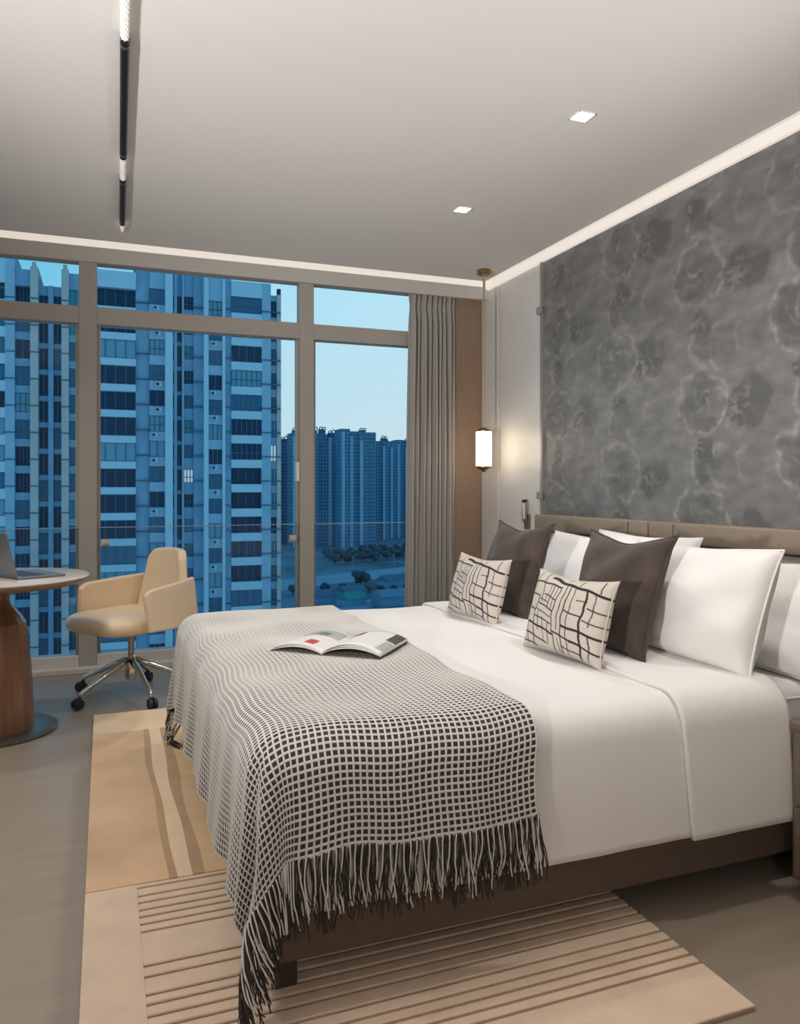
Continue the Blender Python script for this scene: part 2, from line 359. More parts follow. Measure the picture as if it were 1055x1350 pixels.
def pendant():
    x, y = 2.474, 4.838
    r = empty('pendant_lamp', (x, y, ZC), 0, 'brass pendant lamp with glowing white glass cylinder hanging beside the bed', 'lamp')
    MB().lathe([(.045, 0), (.047, -.004), (.047, -.030), (.043, -.034)], 32).build('canopy', 'brass', r, angle=40)
    MB().cyl((0, 0, -.03), (0, 0, -1.115), .0075, .0075, 12).build('stem', mat('stem_metal', (.45, .36, .27), .35, metal=.6), r, angle=40)
    c = MB().lathe([(.012, -1.10), (.05, -1.118), (.055, -1.122), (.055, -1.130)], 32).build('cap', 'brass', r, angle=40)
    MB().lathe([(.050, -1.130), (.055, -1.134), (.055, -1.365), (.050, -1.370)], 40).build('shade', 'pendant_glass', r, angle=40)
    MB().lathe([(.055, -1.370), (.055, -1.378), (.045, -1.386), (.016, -1.398), (.010, -1.408), (.004, -1.412)], 32).build('finial', 'brass', r, angle=40)
pendant()

def reading_light():
    r = empty('reading_light', (XW-.03, 4.60, .9), 0, 'slim dark bronze wall reading light standing behind the far dark cushion', 'light')
    bx(-.014, 0, -.035, .035, .0, .10).build('wall_plate', 'bronze', r, bevel=.003)
    m = MB(); m.tube([(-.02, -.022, .05), (-.03, -.022, .06), (-.03, -.022, .185), (-.03, .022, .185), (-.03, .022, .06), (-.02, .022, .05)], .006, 8)
    m.build('arm_frame', 'bronze', r, angle=40)
    bx(-.034, -.026, -.012, .012, .07, .178).build('light_bar', mat('light_bar', (.75, .66, .55), .5), r)
    bx(-.036, -.02, -.026, .026, .178, .20).build('lamp_head', 'black', r, bevel=.004)
reading_light()

def fill_uplighter(x, y, aim, watt, lab):
    # added fill light, unseen: an upturned reflector bowl on a pole brightens the ceiling
    r = empty('fill_lamp', (x, y, 0), 0, lab, 'lamp', 'added uplighters out of view that brighten the ceiling')
    MB().lathe([(.14, 0), (.14, .02), (.02, .03)], 32).build('base', 'bronze', r, angle=40)
    MB().cyl((0, 0, .02), (0, 0, 1.12), .012, .012, 12).build('pole', 'bronze', r, angle=40)
    d = (Vector(aim)-Vector((x, y, 1.2))).normalized(); q = d.to_track_quat('Z', 'Y')
    b = MB().lathe([(.02, -.10), (.10, -.06), (.16, .02), (.155, .02), (.09, -.05), (.01, -.08)], 32).build('bowl', 'bronze', r, angle=40)
    b.location = (0, 0, 1.2); b.rotation_euler = q.to_euler()
    l = bpy.data.lights.new('ceiling_fill_light', 'SPOT'); l.energy = watt; l.color = (1, .97, .94); l.spot_size = math.radians(84); l.spot_blend = 1.; l.shadow_soft_size = .07
    o = bpy.data.objects.new('ceiling_fill_light', l); COL.objects.link(o); o.parent = r; o.location = Vector((0, 0, 1.2))+d*.03; o.rotation_euler = (-d).to_track_quat('Z', 'Y').to_euler()
fill_uplighter(-1.9, .2, (1.0, 2.2, 2.7), 450, 'added fill uplighter behind the viewer on the desk side')
fill_uplighter(-1.9, 2.0, (.6, 2.7, 2.7), 40, 'added fill uplighter against the wall left of the picture')
fill_uplighter(2.4, .9, (.9, 2.2, 2.7), 44, 'added fill uplighter beyond the nightstand, right of the picture')

def frontal_fill():  # added fill light, unseen, that brightens surfaces facing the camera
    r = empty('fill_lamp', (-.215, -1.4, 0), 0, 'added frontal fill light on a stand behind the viewer', 'lamp')
    MB().lathe([(.15, 0), (.15, .02), (.02, .03)], 32).build('base', 'bronze', r, angle=40)
    MB().cyl((0, 0, .02), (0, 0, 1.42), .012, .012, 12).build('pole', 'bronze', r, angle=40)
    MB().lathe([(.02, 1.38), (.05, 1.40), (.055, 1.42), (.02, 1.42)], 24).build('bulb_holder', 'brass', r, angle=40)
    l = bpy.data.lights.new('frontal_fill_light', 'POINT'); l.energy = 26; l.color = (1, .94, .88); l.shadow_soft_size = .10
    o = bpy.data.objects.new('frontal_fill_light', l); COL.objects.link(o); o.parent = r; o.location = (0, 0, 1.53)
frontal_fill()

# ------------------------------------------------------------------ curtain
def curtain():
    r = empty('curtain', (2.10, 5.285, 0), 0, 'floor-length grey pleated curtain drawn beside the brown wall', 'curtain')
    nu, nv = 240, 40; w = .345; u = np.linspace(0, 1, nu)[:, None]; z = np.linspace(.012, 2.66, nv)[None, :]
    ph = u*2*PI*8.5+.8*np.sin(u*9)+.25*np.sin(z*1.3+u*5)
    amp = .034+.012*np.sin(u*23+1)
    zz = z/2.66; pinch = np.exp(-((z-2.50)/.05)**2)
    x = u*w+(1-zz)*-.035*(1-u)+.010*np.sin(2*ph)+0*z; y = amp*(1-.55*pinch)*np.sin(ph)+.004*np.sin(z*4+u*30)
    P = np.stack([x, y, z+0*u], -1)
    o = MB().grid(P).build('pleated_cloth', 'curtain', r, smooth=True, fix=False); mods(o, .004)
    y2 = amp*.5*np.sin(ph[:, :1]); z2 = np.linspace(2.485, 2.505, 3)[None, :]
    P = np.stack([u*w+.01*np.sin(2*ph[:, :1])+0*z2, y2-.006+0*z2, z2+0*u], -1)
    mods(MB().grid(P).build('heading_tape', 'curtain', r, smooth=True, fix=False), .003)
    bx(-.02, w+.02, -.012, .012, 2.66, 2.68).build('track', 'white_trim', r)
curtain()

# ------------------------------------------------------------------ rug
def rug():
    X0, X1, Y0, Y1 = -.052, 1.372, 1.345, 4.27; YM = 2.40
    r = empty('area_rug', (0, 0, 0), 0, 'beige area rug with wavy tan stripes and carved lines under the bed', 'rug')
    bx(X0, X1, Y0, Y1, .001, .007).build('backing', 'rug_base', r)
    Z0, Z1 = .006, .0135
    # near zone: plain pale border and strips between carved grooves
    XA = .088; lines = [2.379, 2.331, 2.293, 2.252, 2.216, 2.178, 2.140, 1.985, 1.940, 1.870, 1.834, 1.792, 1.752, 1.712, 1.66, 1.62, 1.585, 1.55, 1.515]
    bx(X0, XA, Y0, YM, Z0, Z1).build('pile_panel', 'rug_pale', r)
    XR = X1
    ys = [YM]+lines+[Y0]; g = .0055
    for i in range(len(ys)-1):
        a = ys[i]-(g if i else 0); b = ys[i+1]+(g if i < len(ys)-2 else 0)
        bx(XA, XR, b, a, Z0, Z1).build('pile_strip', 'rug_pale', r, bevel=.002, seg=1)
    # far zone: wavy stripes
    def edge(x, s, n=26):
        return [(x+.006*math.sin(t*5.1+s)+.004*math.sin(t*13+2*s), YM+.004+(3.925-YM)*t) for t in [i/(n-1) for i in range(n)]]
    cuts = [[(X0, YM+.004), (X0, 3.925)], edge(.172, 1.), edge(.197, 1.3), edge(.248, 2.2), edge(.285, 3.1), edge(.36, 4.5), edge(.50, 0.4), edge(.95, .9), [(X1, YM+.004), (X1, 3.925)]]
    ms = ['rug_tan', 'rug_dark', 'rug_light', 'rug_dark', 'rug_gold', 'rug_tan', 'rug_light', 'rug_tan']
    for i, m in enumerate(ms):
        MB().prism(cuts[i]+cuts[i+1][::-1], Z0, Z1+.0006*(i % 2)).build('pile_panel', m, r)
    bx(X0, X1, 3.928, Y1, Z0, Z1).build('pile_panel', 'rug_gold' if 0 else 'rug_light', r)
rug()

# ------------------------------------------------------------------ bed
BX0, BX1, BY0, BY1 = .365, 2.60, 1.765, 3.53     # frame footprint
ZT = .606                                        # top of the bedding
def bed():
    r = empty('double_bed', (0, 0, 0), 0, 'low taupe upholstered double bed frame with dark wooden legs', 'bed')
    bx(BX0, BX1, BY0, BY0+.05, .078, .30).build('side_rail', 'bed_fabric', r, bevel=.008)
    bx(BX0, BX1, BY1-.05, BY1, .078, .30).build('side_rail', 'bed_fabric', r, bevel=.008)
    bx(BX0, BX0+.05, BY0+.05, BY1-.05, .078, .30).build('foot_rail', 'bed_fabric', r, bevel=.008)
    bx(BX0+.05, BX1, BY0+.05, BY1-.05, .20, .26).build('slat_base', 'dark_wood', r)
    for x in (BX0+.008, BX1-.10):
        for y in (BY0+.018, BY1-.07): bx(x, x+.05, y, y+.05, 0, .085).build('leg', 'dark_wood', r, bevel=.003)
    bx(1.4, 1.46, 2.6, 2.66, 0, .2).build('leg', 'dark_wood', r)
    m = empty('mattress', (0, 0, .26), 0, 'thick white mattress on the bed under the duvet', 'mattress')
    o = bx(.385, 2.585, 1.785, 3.51, 0, .315).build('mattress_body', 'linen', m, bevel=.05, seg=4, smooth=True)
    for z in (.03, .275):
        MB().tube([(.40, 1.7855, z), (2.57, 1.7855, z)], .004, 6).build('piping', 'linen', m)
bed()

def headboard():
    r = empty('headboard', (0, 0, 0), 0, 'wide taupe upholstered headboard panels mounted along the wallpapered wall', 'headboard')
    for a, b in ((3.285, 4.40), (2.16, 3.265), (1.04, 2.14)):
        p = bx(2.615, 2.69, a, b, .905, 1.008).build('panel', 'headboard', r, bevel=.012, seg=3, angle=60)
        q = .87*a+.13*b if a > 2.5 else .17*a+.83*b
        bx(2.612, 2.62, q-.002, q+.002, .91, 1.0).build('stitched_seam', 'seam', p)
        bx(2.632, 2.69, a, b, .25, .90).build('lower_panel', 'headboard_low', r, bevel=.010, seg=3, angle=60)
headboard()

def prof(s, r, fl):
    L = r*PI/2; s = np.maximum(s, 0); ph = np.minimum(s, L)/r; e = np.maximum(s-L, 0)
    return r*np.sin(ph)+fl*e, r*(1-np.cos(ph))+e*math.sqrt(1-fl*fl)
def draper(xf, yn, yf, r, zt, pw, folds=.0, fl=.03, crown=.008, wav=.0):
    # cloth coordinates a (from foot edge, + to headboard), b (from near edge, + to far edge) -> 3D over a rounded box
    wid = (yf-r)-(yn+r)
    def D(a, b):
        a = np.asarray(a, float); b = np.asarray(b, float); a, b = np.broadcast_arrays(a, b)
        da = np.maximum(-a, 0); dn = np.maximum(-b, 0); df = np.maximum(b-wid, 0); db = dn+df
        rho = (da**pw+db**pw+1e-12)**(1/pw); th = np.arctan2(db, da+1e-9)
        out, drop = prof(rho, r, fl)
        cor = np.sin(2*th)**2*((da > 0) & (db > 0))
        out = out+folds*np.sin(8*th)*cor*drop*.9+folds*.55*cor*drop
        # gentle waves of the hanging sides
        s = np.where(db > da, a, b)
        out = out+wav*drop*(np.sin(s*17+1)*.6+np.sin(s*31+a*3)*.4)*(rho > 0)
        sy = np.where(df > 0, 1., -1.)
        ax = np.maximum(a, 0)+(xf+r); by = np.clip(b, 0, wid)+(yn+r)
        x = ax-np.cos(th)*out*(da+db > 0); y = by+sy*np.sin(th)*out*(da+db > 0)
        cz = crown*np.sin(PI*np.clip(b/wid, 0, 1))*np.clip(a*6, 0, 1)
        ww = .0025*np.sin(a*13+b*7)+.002*np.sin(a*5-b*15+1)
        z = zt-drop+cz+np.where(rho < .001, ww, ww*np.exp(-rho*12))
        return np.stack([x, y, z], -1)
    D.wid = wid
    return D

def duvet():
    r = empty('duvet', (0, 0, 0), 0, 'smooth white duvet spread over the bed with its top end turned down', 'duvet')
    D = draper(.332, 1.712, 3.575, .085, ZT-.008, 2.7, folds=.03, fl=.02, wav=.006)
    so = .36; a0 = -.40; a1 = 1.85-(.332+.085)
    a = np.linspace(a0, a1, 150)[:, None]; b = np.concatenate([np.linspace(-so-.068, 0, 26), np.linspace(0, D.wid, 60)[1:], np.linspace(D.wid, D.wid+so, 20)[1:]])[None, :]
    o = MB().grid(D(a, b)).build('cover', 'linen', r, smooth=True, fix=False); mods(o, .010)
    D2 = draper(.30, 1.700, 3.587, .088, ZT+.004, 4, fl=.025, wav=.004, crown=.008)
    a0 = 1.475-.388; a1 = 1.855-.388
    a = np.linspace(a0, a1, 40)[:, None]; b = np.concatenate([np.linspace(-so-.085, 0, 26), np.linspace(0, D2.wid, 60)[1:], np.linspace(D2.wid, D2.wid+so, 20)[1:]])[None, :]
    P = D2(a, b)
    # lower edge runs a little towards the headboard as it hangs
    hang = np.clip((ZT-.05-P[..., 2])/.35, 0, 1); P[..., 0] += .03*hang
    o = MB().grid(P).build('turned_down_end', 'linen', r, smooth=True, fix=False); mods(o, .012)
duvet()

def throw_blanket():
    r = empty('throw_blanket', (0, 0, 0), 0, 'charcoal woven throw with pale grid yarn and fringe over the bed foot', 'blanket')
    D0 = draper(.300, 1.678, 3.610, .092, ZT+.013, 2, folds=.11, fl=.06, wav=.035, crown=.008)
    a0, a1, b0, b1 = -.445, 1.005-.392, -.305, D0.wid+.30
    def D(a, b):
        a = np.asarray(a, float); b = np.asarray(b, float)
        aa = a+.006*np.sin(b*9+1)+.004*np.sin(b*21+a*5); bb = b+.006*np.sin(a*11+.5)+.004*np.sin(a*23+b*4)
        P = D0(aa, bb); P[..., 2] = np.maximum(P[..., 2], .018); return P
    def N(a, b):
        e = .003; u = D(a+e, b)-D(a-e, b); v = D(a, b+e)-D(a, b-e); n = np.cross(u, v); n /= np.linalg.norm(n, axis=-1, keepdims=True)+1e-12; return n
    A = np.linspace(a0, a1, 190)[:, None]; B = np.linspace(b0, b1, 330)[None, :]
    o = MB().grid(D(A, B)).build('ground_weave', 'throw_dark', r, smooth=True, fix=False); mods(o, .004)
    pitch = .0163; na = int(round((a1-a0)/pitch)); nb = int(round((b1-b0)/pitch))
    V = []; F = []; k = 0
    def ribbon(av, bv, across, w):
        nonlocal k
        n = N(av, bv); c = D(av, bv); m = len(c)
        da, db = (w, 0) if across == 'a' else (0, w)
        p1 = D(av-da, bv-db)+n*.0025; p2 = D(av+da, bv+db)+n*.0025; pm = c+n*.0046
        V.append(np.stack([p1, pm, p2], 1).reshape(-1, 3))
        i = np.arange(m-1)*3+k
        F.append(np.stack([i, i+3, i+4, i+1], 1)); F.append(np.stack([i+1, i+4, i+5, i+2], 1)); k += 3*m
    sb = np.linspace(b0, b1, nb*3+1); sa = np.linspace(a0, a1, na*3+1)
    for i in range(na+1): av = a0+(a1-a0)*i/na; ribbon(np.full_like(sb, av), sb, 'a', .0026)
    for j in range(nb+1): bv = b0+(b1-b0)*j/nb; ribbon(sa, np.full_like(sa, bv), 'b', .0029 if j not in (0, nb) else .005)
    V = np.concatenate(V); F = np.concatenate(F)
    me = bpy.data.meshes.new('grid_yarn'); me.from_pydata(V.tolist(), [], F.tolist()); me.polygons.foreach_set('use_smooth', [True]*len(me.polygons))
    o = link('grid_yarn', me, 'yarn_light', r); o['kind'] = 'stuff'; o['label'] = 'pale yarn grid of the throw'
    rs = random.Random(5)
    def strand(m, a, far, ln, rad, lift, kink):
        pts = []; ph = rs.uniform(0, 6); sl = rs.uniform(-.12, .12); n = 12
        for i in range(n):
            t = i/(n-1); s = ln*t
            aa = a+sl*s+kink*math.sin(t*rs.uniform(3.5, 4.5)+ph)*t
            bb = (b1+s) if far else (b0-s)
            p = D(aa, bb); nn = N(aa, bb); q = p+nn*(lift+.006*math.sin(t*5+ph)*t)
            # strands that reach the floor spread out on it
            if q[2] < .02:
                ex = .02-q[2]; q = q+np.array([.35, -.7, 0])*max(0., s-.04)*.6*rs.uniform(.6, 1.2); q[2] = .017+rs.uniform(0, .012)
            pts.append(q)
        m.tube([tuple(p) for p in pts], rad, 5)
    def flist(far):
        li = MB(); dk = MB()
        for i in range(na+1):
            a = a0+(a1-a0)*i/na
            strand(li, a, far, (.135+.10*max(0., (a0+.30-a)/.30))*rs.uniform(.85, 1.12), .0019, .008, .006)
            if not far or i % 2 == 0:
                for q in range(6): strand(dk, a+rs.uniform(-.008, .008), far, (.15+.11*max(0., (a0+.30-a)/.30))*rs.uniform(.8, 1.15), .0017, rs.uniform(0, .006), .008)
        o = li.build('fringe', 'yarn_light', r, smooth=True, fix=False); o['kind'] = 'stuff'; o['label'] = 'pale fringe strands'
        o = dk.build('fringe', 'yarn_dark', r, smooth=True, fix=False); o['kind'] = 'stuff'; o['label'] = 'charcoal fringe strands'
    flist(False); flist(True)
throw_blanket()

# ------------------------------------------------------------------ pillows and cushions
def pillow_mesh(name, w, h, t, n=44, ear=.05, pinch=.09, pw=.42, seed=0, wrinkle=.006, sag=.0, bottom=0.):
    # lies in local XZ? -> local: y = width, z = height (0..h), x = thickness (front is -x)
    u = np.linspace(-1, 1, n); U, Vv = np.meshgrid(u, u, indexing='ij')
    cu = U*(1-pinch*(1-Vv**2)*1.0)+ear*np.sign(U)*(np.abs(U)**6)*(np.abs(Vv)**6)
    cv = Vv*(1-pinch*(1-U**2)*1.0)+ear*np.sign(Vv)*(np.abs(U)**6)*(np.abs(Vv)**6)
    th = np.clip((1-U**2)*(1-Vv**2), 0, 1)**pw*(1-.22*Vv*bottom)
    rs = np.random.RandomState(seed); wr_ = np.zeros_like(U)
    for k in range(7):
        kx, ky = rs.uniform(-7, 7, 2); wr_ += np.sin(kx*U+ky*Vv+rs.uniform(0, 6))*rs.uniform(.3, 1)
    ang = np.arctan2(Vv, U); rad = np.hypot(U, Vv)
    wr_ += .5*np.sin(ang*16+seed)*np.clip(rad-.6, 0, 1)
    wr_ *= wrinkle*np.minimum(th, .8)
    Zs = (cv+1)/2*h; Ys = cu*w/2
    Zs = Zs-sag*h*np.exp(-(U/.5)**2)*np.clip(Vv, 0, 1)**2
    front = np.stack([-(t/2*th+wr_), Ys, Zs], -1); back = np.stack([(t/2*th+wr_*.6), Ys, Zs], -1)
    mb = MB(); mb.grid(front); k = len(mb.v); mb.grid(back)
    mb.f = mb.f[:(n-1)**2]+[q[::-1] for q in mb.f[(n-1)**2:]]
    me = bpy.data.meshes.new(name); me.from_pydata(mb.v, [], mb.f)
    bm = bmesh.new(); bm.from_mesh(me); bmesh.ops.remove_doubles(bm, verts=bm.verts, dist=1e-5); bmesh.ops.recalc_face_normals(bm, faces=bm.faces); bm.to_mesh(me); bm.free()
    me.polygons.foreach_set('use_smooth', [True]*len(me.polygons))
    rim = [tuple(front[i, 0]) for i in range(n)]+[tuple(front[n-1, j]) for j in range(1, n)]+[tuple(front[i, n-1]) for i in range(n-2, -1, -1)]+[tuple(front[0, j]) for j in range(n-2, -1, -1)]
    return me, rim
def place(r, loc, lean, rz, roll=0.):
    r.location = loc; r.rotation_euler = Matrix.Rotation(rz, 3, 'Z').to_4x4().to_euler()
    r.rotation_euler = (Matrix.Rotation(rz, 3, 'Z') @ Matrix.Rotation(lean, 3, 'Y') @ Matrix.Rotation(roll, 3, 'X')).to_euler()
def pillow(lab, loc, w, h, t, lean, rz=0., seed=0, roll=0., sag=.03):
    r = empty('bed_pillow', (0, 0, 0), 0, lab, 'pillow', 'white pillows stacked against the headboard')
    me, rim = pillow_mesh('pillowcase', w, h, t, seed=seed, ear=.02, pinch=.03, pw=.36, wrinkle=.008, sag=sag, bottom=.5)
    link('pillowcase', me, 'pillowcase', r)
    mm = MB().tube(rim, .004, 6).build('seam', 'pillowcase', r, smooth=True)
    place(r, loc, lean, rz, roll)
Z = ZT+.012
pillow('plump white pillow standing at the near bed edge in front of another white pillow', (1.80, 2.12, Z-.01), .66, .40, .19, .34, .0, 1)
pillow('white pillow at the near bed edge, furthest back against the headboard', (2.03, 2.11, Z-.035), .68, .37, .16, .36, 0., 2)
pillow('white pillow behind the far dark cushion, in front', (2.03, 3.07, Z-.02), .70, .38, .18, .36, .0, 3)
pillow('white pillow on the far side resting against the headboard', (2.25, 2.99, Z-.035), .72, .40, .16, .34, .0, 4)

def dark_cushion(lab, loc, lean, rz, seed, roll=0.):
    r = empty('velvet_cushion', (0, 0, 0), 0, lab, 'cushion', 'dark velvet cushions')
    me, rim = pillow_mesh('cushion_cover', .42, .415, .16, seed=seed, ear=.07, pinch=.07, pw=.45, wrinkle=.006, sag=.05, bottom=.25)
    link('cushion_cover', me, 'velvet', r); MB().tube(rim, .005, 6).build('piping', 'velvet', r, smooth=True)
    place(r, loc, lean, rz, roll)
dark_cushion('dark brown velvet cushion nearer the viewer, behind the larger patterned cushion', (1.615, 2.27, Z), .33, .06, 11)
dark_cushion('dark brown velvet cushion farther away near the pendant lamp', (1.665, 3.10, Z), .33, .06, 12)

def print_mat():
    m = bpy.data.materials.new('line_print'); m.use_nodes = True; n = m.node_tree; b = n.nodes['Principled BSDF']; b.inputs['Roughness'].default_value = .85
    a = n.nodes.new('ShaderNodeAttribute'); a.attribute_name = 'ink'; r = n.nodes.new('ShaderNodeMixRGB')
    z = n.nodes.new('ShaderNodeTexNoise'); z.inputs['Scale'].default_value = 300; bu = n.nodes.new('ShaderNodeBump'); bu.inputs['Strength'].default_value = .2; bu.inputs['Distance'].default_value = .002
    n.links.new(z.outputs[0], bu.inputs['Height']); n.links.new(bu.outputs[0], b.inputs['Normal'])
    r.inputs[1].default_value = (.60, .54, .48, 1); r.inputs[2].default_value = (.012, .011, .010, 1)
    n.links.new(a.outputs['Fac'], r.inputs[0]); n.links.new(r.outputs[0], b.inputs['Base Color']); return m
PRINT = print_mat()
# line drawing of the printed cushions in cover coordinates (0..1, 0..1): (x0, y0, x1, y1, half width)
LINES = [(.02, .86, .50, .83, .010), (.30, .93, .97, .80, .016), (.20, .99, .30, .60, .008), (.02, .70, .22, .66, .008), (.02, .52, .24, .47, .009), (.10, .99, .07, .50, .007),
         (.24, .68, .21, .03, .010), (.24, .58, .50, .52, .008), (.24, .50, .48, .44, .006), (.23, .41, .48, .36, .008), (.02, .33, .52, .24, .013), (.02, .20, .40, .10, .009),
         (.50, .84, .50, .28, .009), (.56, .88, .57, .30, .008), (.61, .86, .63, .05, .010), (.67, .85, .70, .03, .007), (.80, .83, .84, .02, .015), (.88, .80, .90, .42, .006),
         (.62, .55, .82, .50, .008), (.63, .36, .98, .30, .014), (.50, .28, .84, .17, .010), (.84, .62, .99, .60, .008), (.84, .47, .99, .45, .007), (.36, .83, .35, .60, .006), (.40, .82, .41, .56, .009),
         (.45, .83, .46, .55, .006), (.30, .46, .29, .24, .008), (.37, .40, .36, .12, .006), (.44, .36, .43, .10, .008), (.10, .30, .12, .04, .008), (.52, .24, .53, .02, .010), (.58, .20, .60, .03, .006),
         (.72, .20, .98, .12, .010), (.72, .70, .82, .69, .006), (.92, .98, .92, .84, .008), (.70, .99, .70, .88, .008), (.55, .99, .54, .92, .007), (.30, .70, .50, .66, .007), (.24, .64, .40, .60, .005), (.90, .30, .92, .03, .008), (.02, .08, .25, .03, .008), (.62, .12, .84, .06, .007)]
def print_cushion(lab, loc, lean, rz, seed, roll=0.):
    r = empty('patterned_cushion', (0, 0, 0), 0, lab, 'cushion', 'ivory cushions with black line print')
    w, h = .41, .268
    me, rim = pillow_mesh('cushion_cover', w, h, .13, n=150, seed=seed, ear=.05, pinch=.045, pw=.42, wrinkle=.003, sag=.03, bottom=.1)
    co = np.empty(len(me.vertices)*3); me.vertices.foreach_get('co', co); co = co.reshape(-1, 3)
    x = .5-co[:, 1]/w*.98; y = co[:, 2]/h
    if seed % 2: x = x*1.0
    x = x+.007*np.sin(y*13+seed)+.004*np.sin(y*31); y = y+.008*np.sin(x*11+seed)+.005*np.sin(x*29)
    ink = np.zeros(len(co))
    for x0, y0, x1, y1, hw in LINES:
        d = np.array([(x1-x0)*w, (y1-y0)*h]); L2 = d@d; px = (x-x0)*w; py = (y-y0)*h
        t = np.clip((px*d[0]+py*d[1])/L2, 0, 1); q = np.hypot(px-t*d[0], py-t*d[1])
        ink = np.maximum(ink, np.clip((hw*.26+.0012-q)/.0018, 0, 1))
    at = me.attributes.new('ink', 'FLOAT', 'POINT'); at.data.foreach_set('value', ink.astype(np.float32))
    link('cushion_cover', me, PRINT, r); MB().tube(rim, .003, 6).build('seam', mat('ivory', (.60, .54, .48), .85), r, smooth=True)
    place(r, loc, lean, rz, roll)
print_cushion('ivory cushion with black line print, larger and nearer the viewer', (1.43, 2.24, Z), .27, .06, 21)
print_cushion('ivory cushion with black line print, smaller and nearer the windows', (1.475, 3.01, Z), .27, .05, 22)

# ------------------------------------------------------------------ magazine
def magazine():
    r = empty('open_magazine', (.755, 2.565, ZT+.026), math.radians(-40), 'open magazine lying on the woven throw, pages curled', 'magazine')
    W, H = .215, .28
    def page(sgn, n=24, lift=1., dz=0., sc=1.):
        t = np.linspace(0, 1, n)
        if sgn < 0: zz = .032*np.sin(np.clip(t*1.05, 0, 1)*PI)**.8*lift*(1-.25*t)+.003
        else: zz = .040*np.sin(np.clip(t*.92+.02, 0, 1)*PI)**.7*lift+.002
        zz = zz+dz; xx = sgn*t*W*sc*(.95)
        v = np.linspace(-H/2, H/2, 8)
        P = np.stack([np.repeat(xx[:, None], 8, 1), np.repeat(v[None, :], n, 0), zz[:, None]*(1-.10*(v[None, :]/H+.5))], -1)
        return P
    for s in (-1, 1):
        for k, (l, dz) in enumerate(((1., .0), (.86, -.0015), (.70, -.002), (.35, -.0025))):
            P = page(s, lift=l, dz=max(dz, -.0025)); o = MB().grid(P).build('page', 'paper' if k < 3 else mat('cover_dark', (.05, .035, .03), .6), r, smooth=True, fix=False); mods(o, .0008)
    P = page(-1)
    def print_on(s, t0, t1, v0, v1, m):
        n = 10; P = page(s, 60); i0, i1 = int(t0*59), int(t1*59)
        vv = np.linspace(v0, v1, 6)*H; Q = []
        for i in range(i0, i1+1):
            row = []
            for v in vv: row.append((P[i, 0, 0], v, np.interp(v, P[i, :, 1], P[i, :, 2])+.0011))
            Q.append(row)
        o = MB().grid(np.array(Q)).build('photo_print', m, r, smooth=True, fix=False); mods(o, .0004)
    print_on(-1, .25, .42, -.38, -.18, 'print_red'); print_on(-1, .10, .75, .10, .42, 'print_pale'); print_on(-1, .30, .60, .12, .30, mat('print_green', (.20, .25, .22), .6))
    print_on(1, .05, .30, .22, .46, 'print_grey'); print_on(1, .82, .99, .05, .46, 'print_grey'); print_on(1, .86, .99, -.40, .0, 'print_pale')
magazine()

# ------------------------------------------------------------------ nightstand
def nightstand():
    r = empty('nightstand', (1.862, 1.18, 0), 0, 'taupe wooden nightstand cut off by the right picture edge', 'nightstand')
    bx(0.03, .44, .03, .49, 0, .05).build('plinth', 'dark_wood', r)
    bx(0, .47, 0, .51, .05, .485).build('body', 'night_wood', r, bevel=.004)
    bx(-.006, .476, -.006, .516, .485, .505).build('top', 'night_wood', r, bevel=.003)
    for z in (.07, .28):
        d = bx(-.016, .0, .02, .49, z, z+.195).build('drawer', 'night_wood', r, bevel=.003)
        bx(-.03, -.016, .18, .33, z+.15, z+.162).build('handle', 'bronze', d, bevel=.003)
nightstand()

# ------------------------------------------------------------------ desk, laptop, chair
def table():
    c = (-.50, 4.20, 0)
    r = empty('round_table', c, 0, 'round pale stone-topped desk on a tapered brown wooden pedestal', 'table')
    MB().lathe([(.275, 0), (.285, .004), (.285, .010), (.275, .015), (.10, .017)], 64).build('foot_plate', 'table_foot', r, angle=30)
    R = [(.176, .016), (.178, .03), (.165, .30), (.150, .46), (.142, .525), (.120, .56), (.085, .605), (.070, .64), (.066, .70)]
    MB().lathe(R, 20).build('pedestal', 'table_wood', r, angle=14)
    MB().lathe([(.072, .692), (.078, .695), (.078, .705), (.30, .712)], 40).build('neck_collar', 'brass', r, angle=30)
    MB().lathe([(.30, .700), (.375, .708), (.420, .722), (.428, .734), (.428, .738)], 72).build('top_rim', 'table_edge', r, angle=50)
    MB().lathe([(.426, .738), (.430, .741), (.430, .746), (.424, .750)], 72).build('stone_top', 'stone', r, angle=50)
table()
def laptop():
    r = empty('laptop', (-.45, 4.13, .751), math.radians(28), 'open grey laptop on the round desk with its lid towards the viewer', 'laptop')
    b = bx(0, .225, -.16, .16, 0, .012).build('base', 'laptop', r, bevel=.004)
    bx(.03, .135, -.135, .135, .012, .0135).build('keyboard', 'laptop_dark', b)
    bx(.145, .21, -.05, .05, .012, .013).build('touchpad', 'laptop', b)
    l = bx(-.007, 0, -.16, .16, 0, .215).build('lid', 'laptop', r, bevel=.003); l.location = (0, 0, .012); l.rotation_euler = (0, -.24, 0)
    bx(.0, .001, -.15, .15, .012, .205).build('screen', 'laptop_dark', l)
laptop()

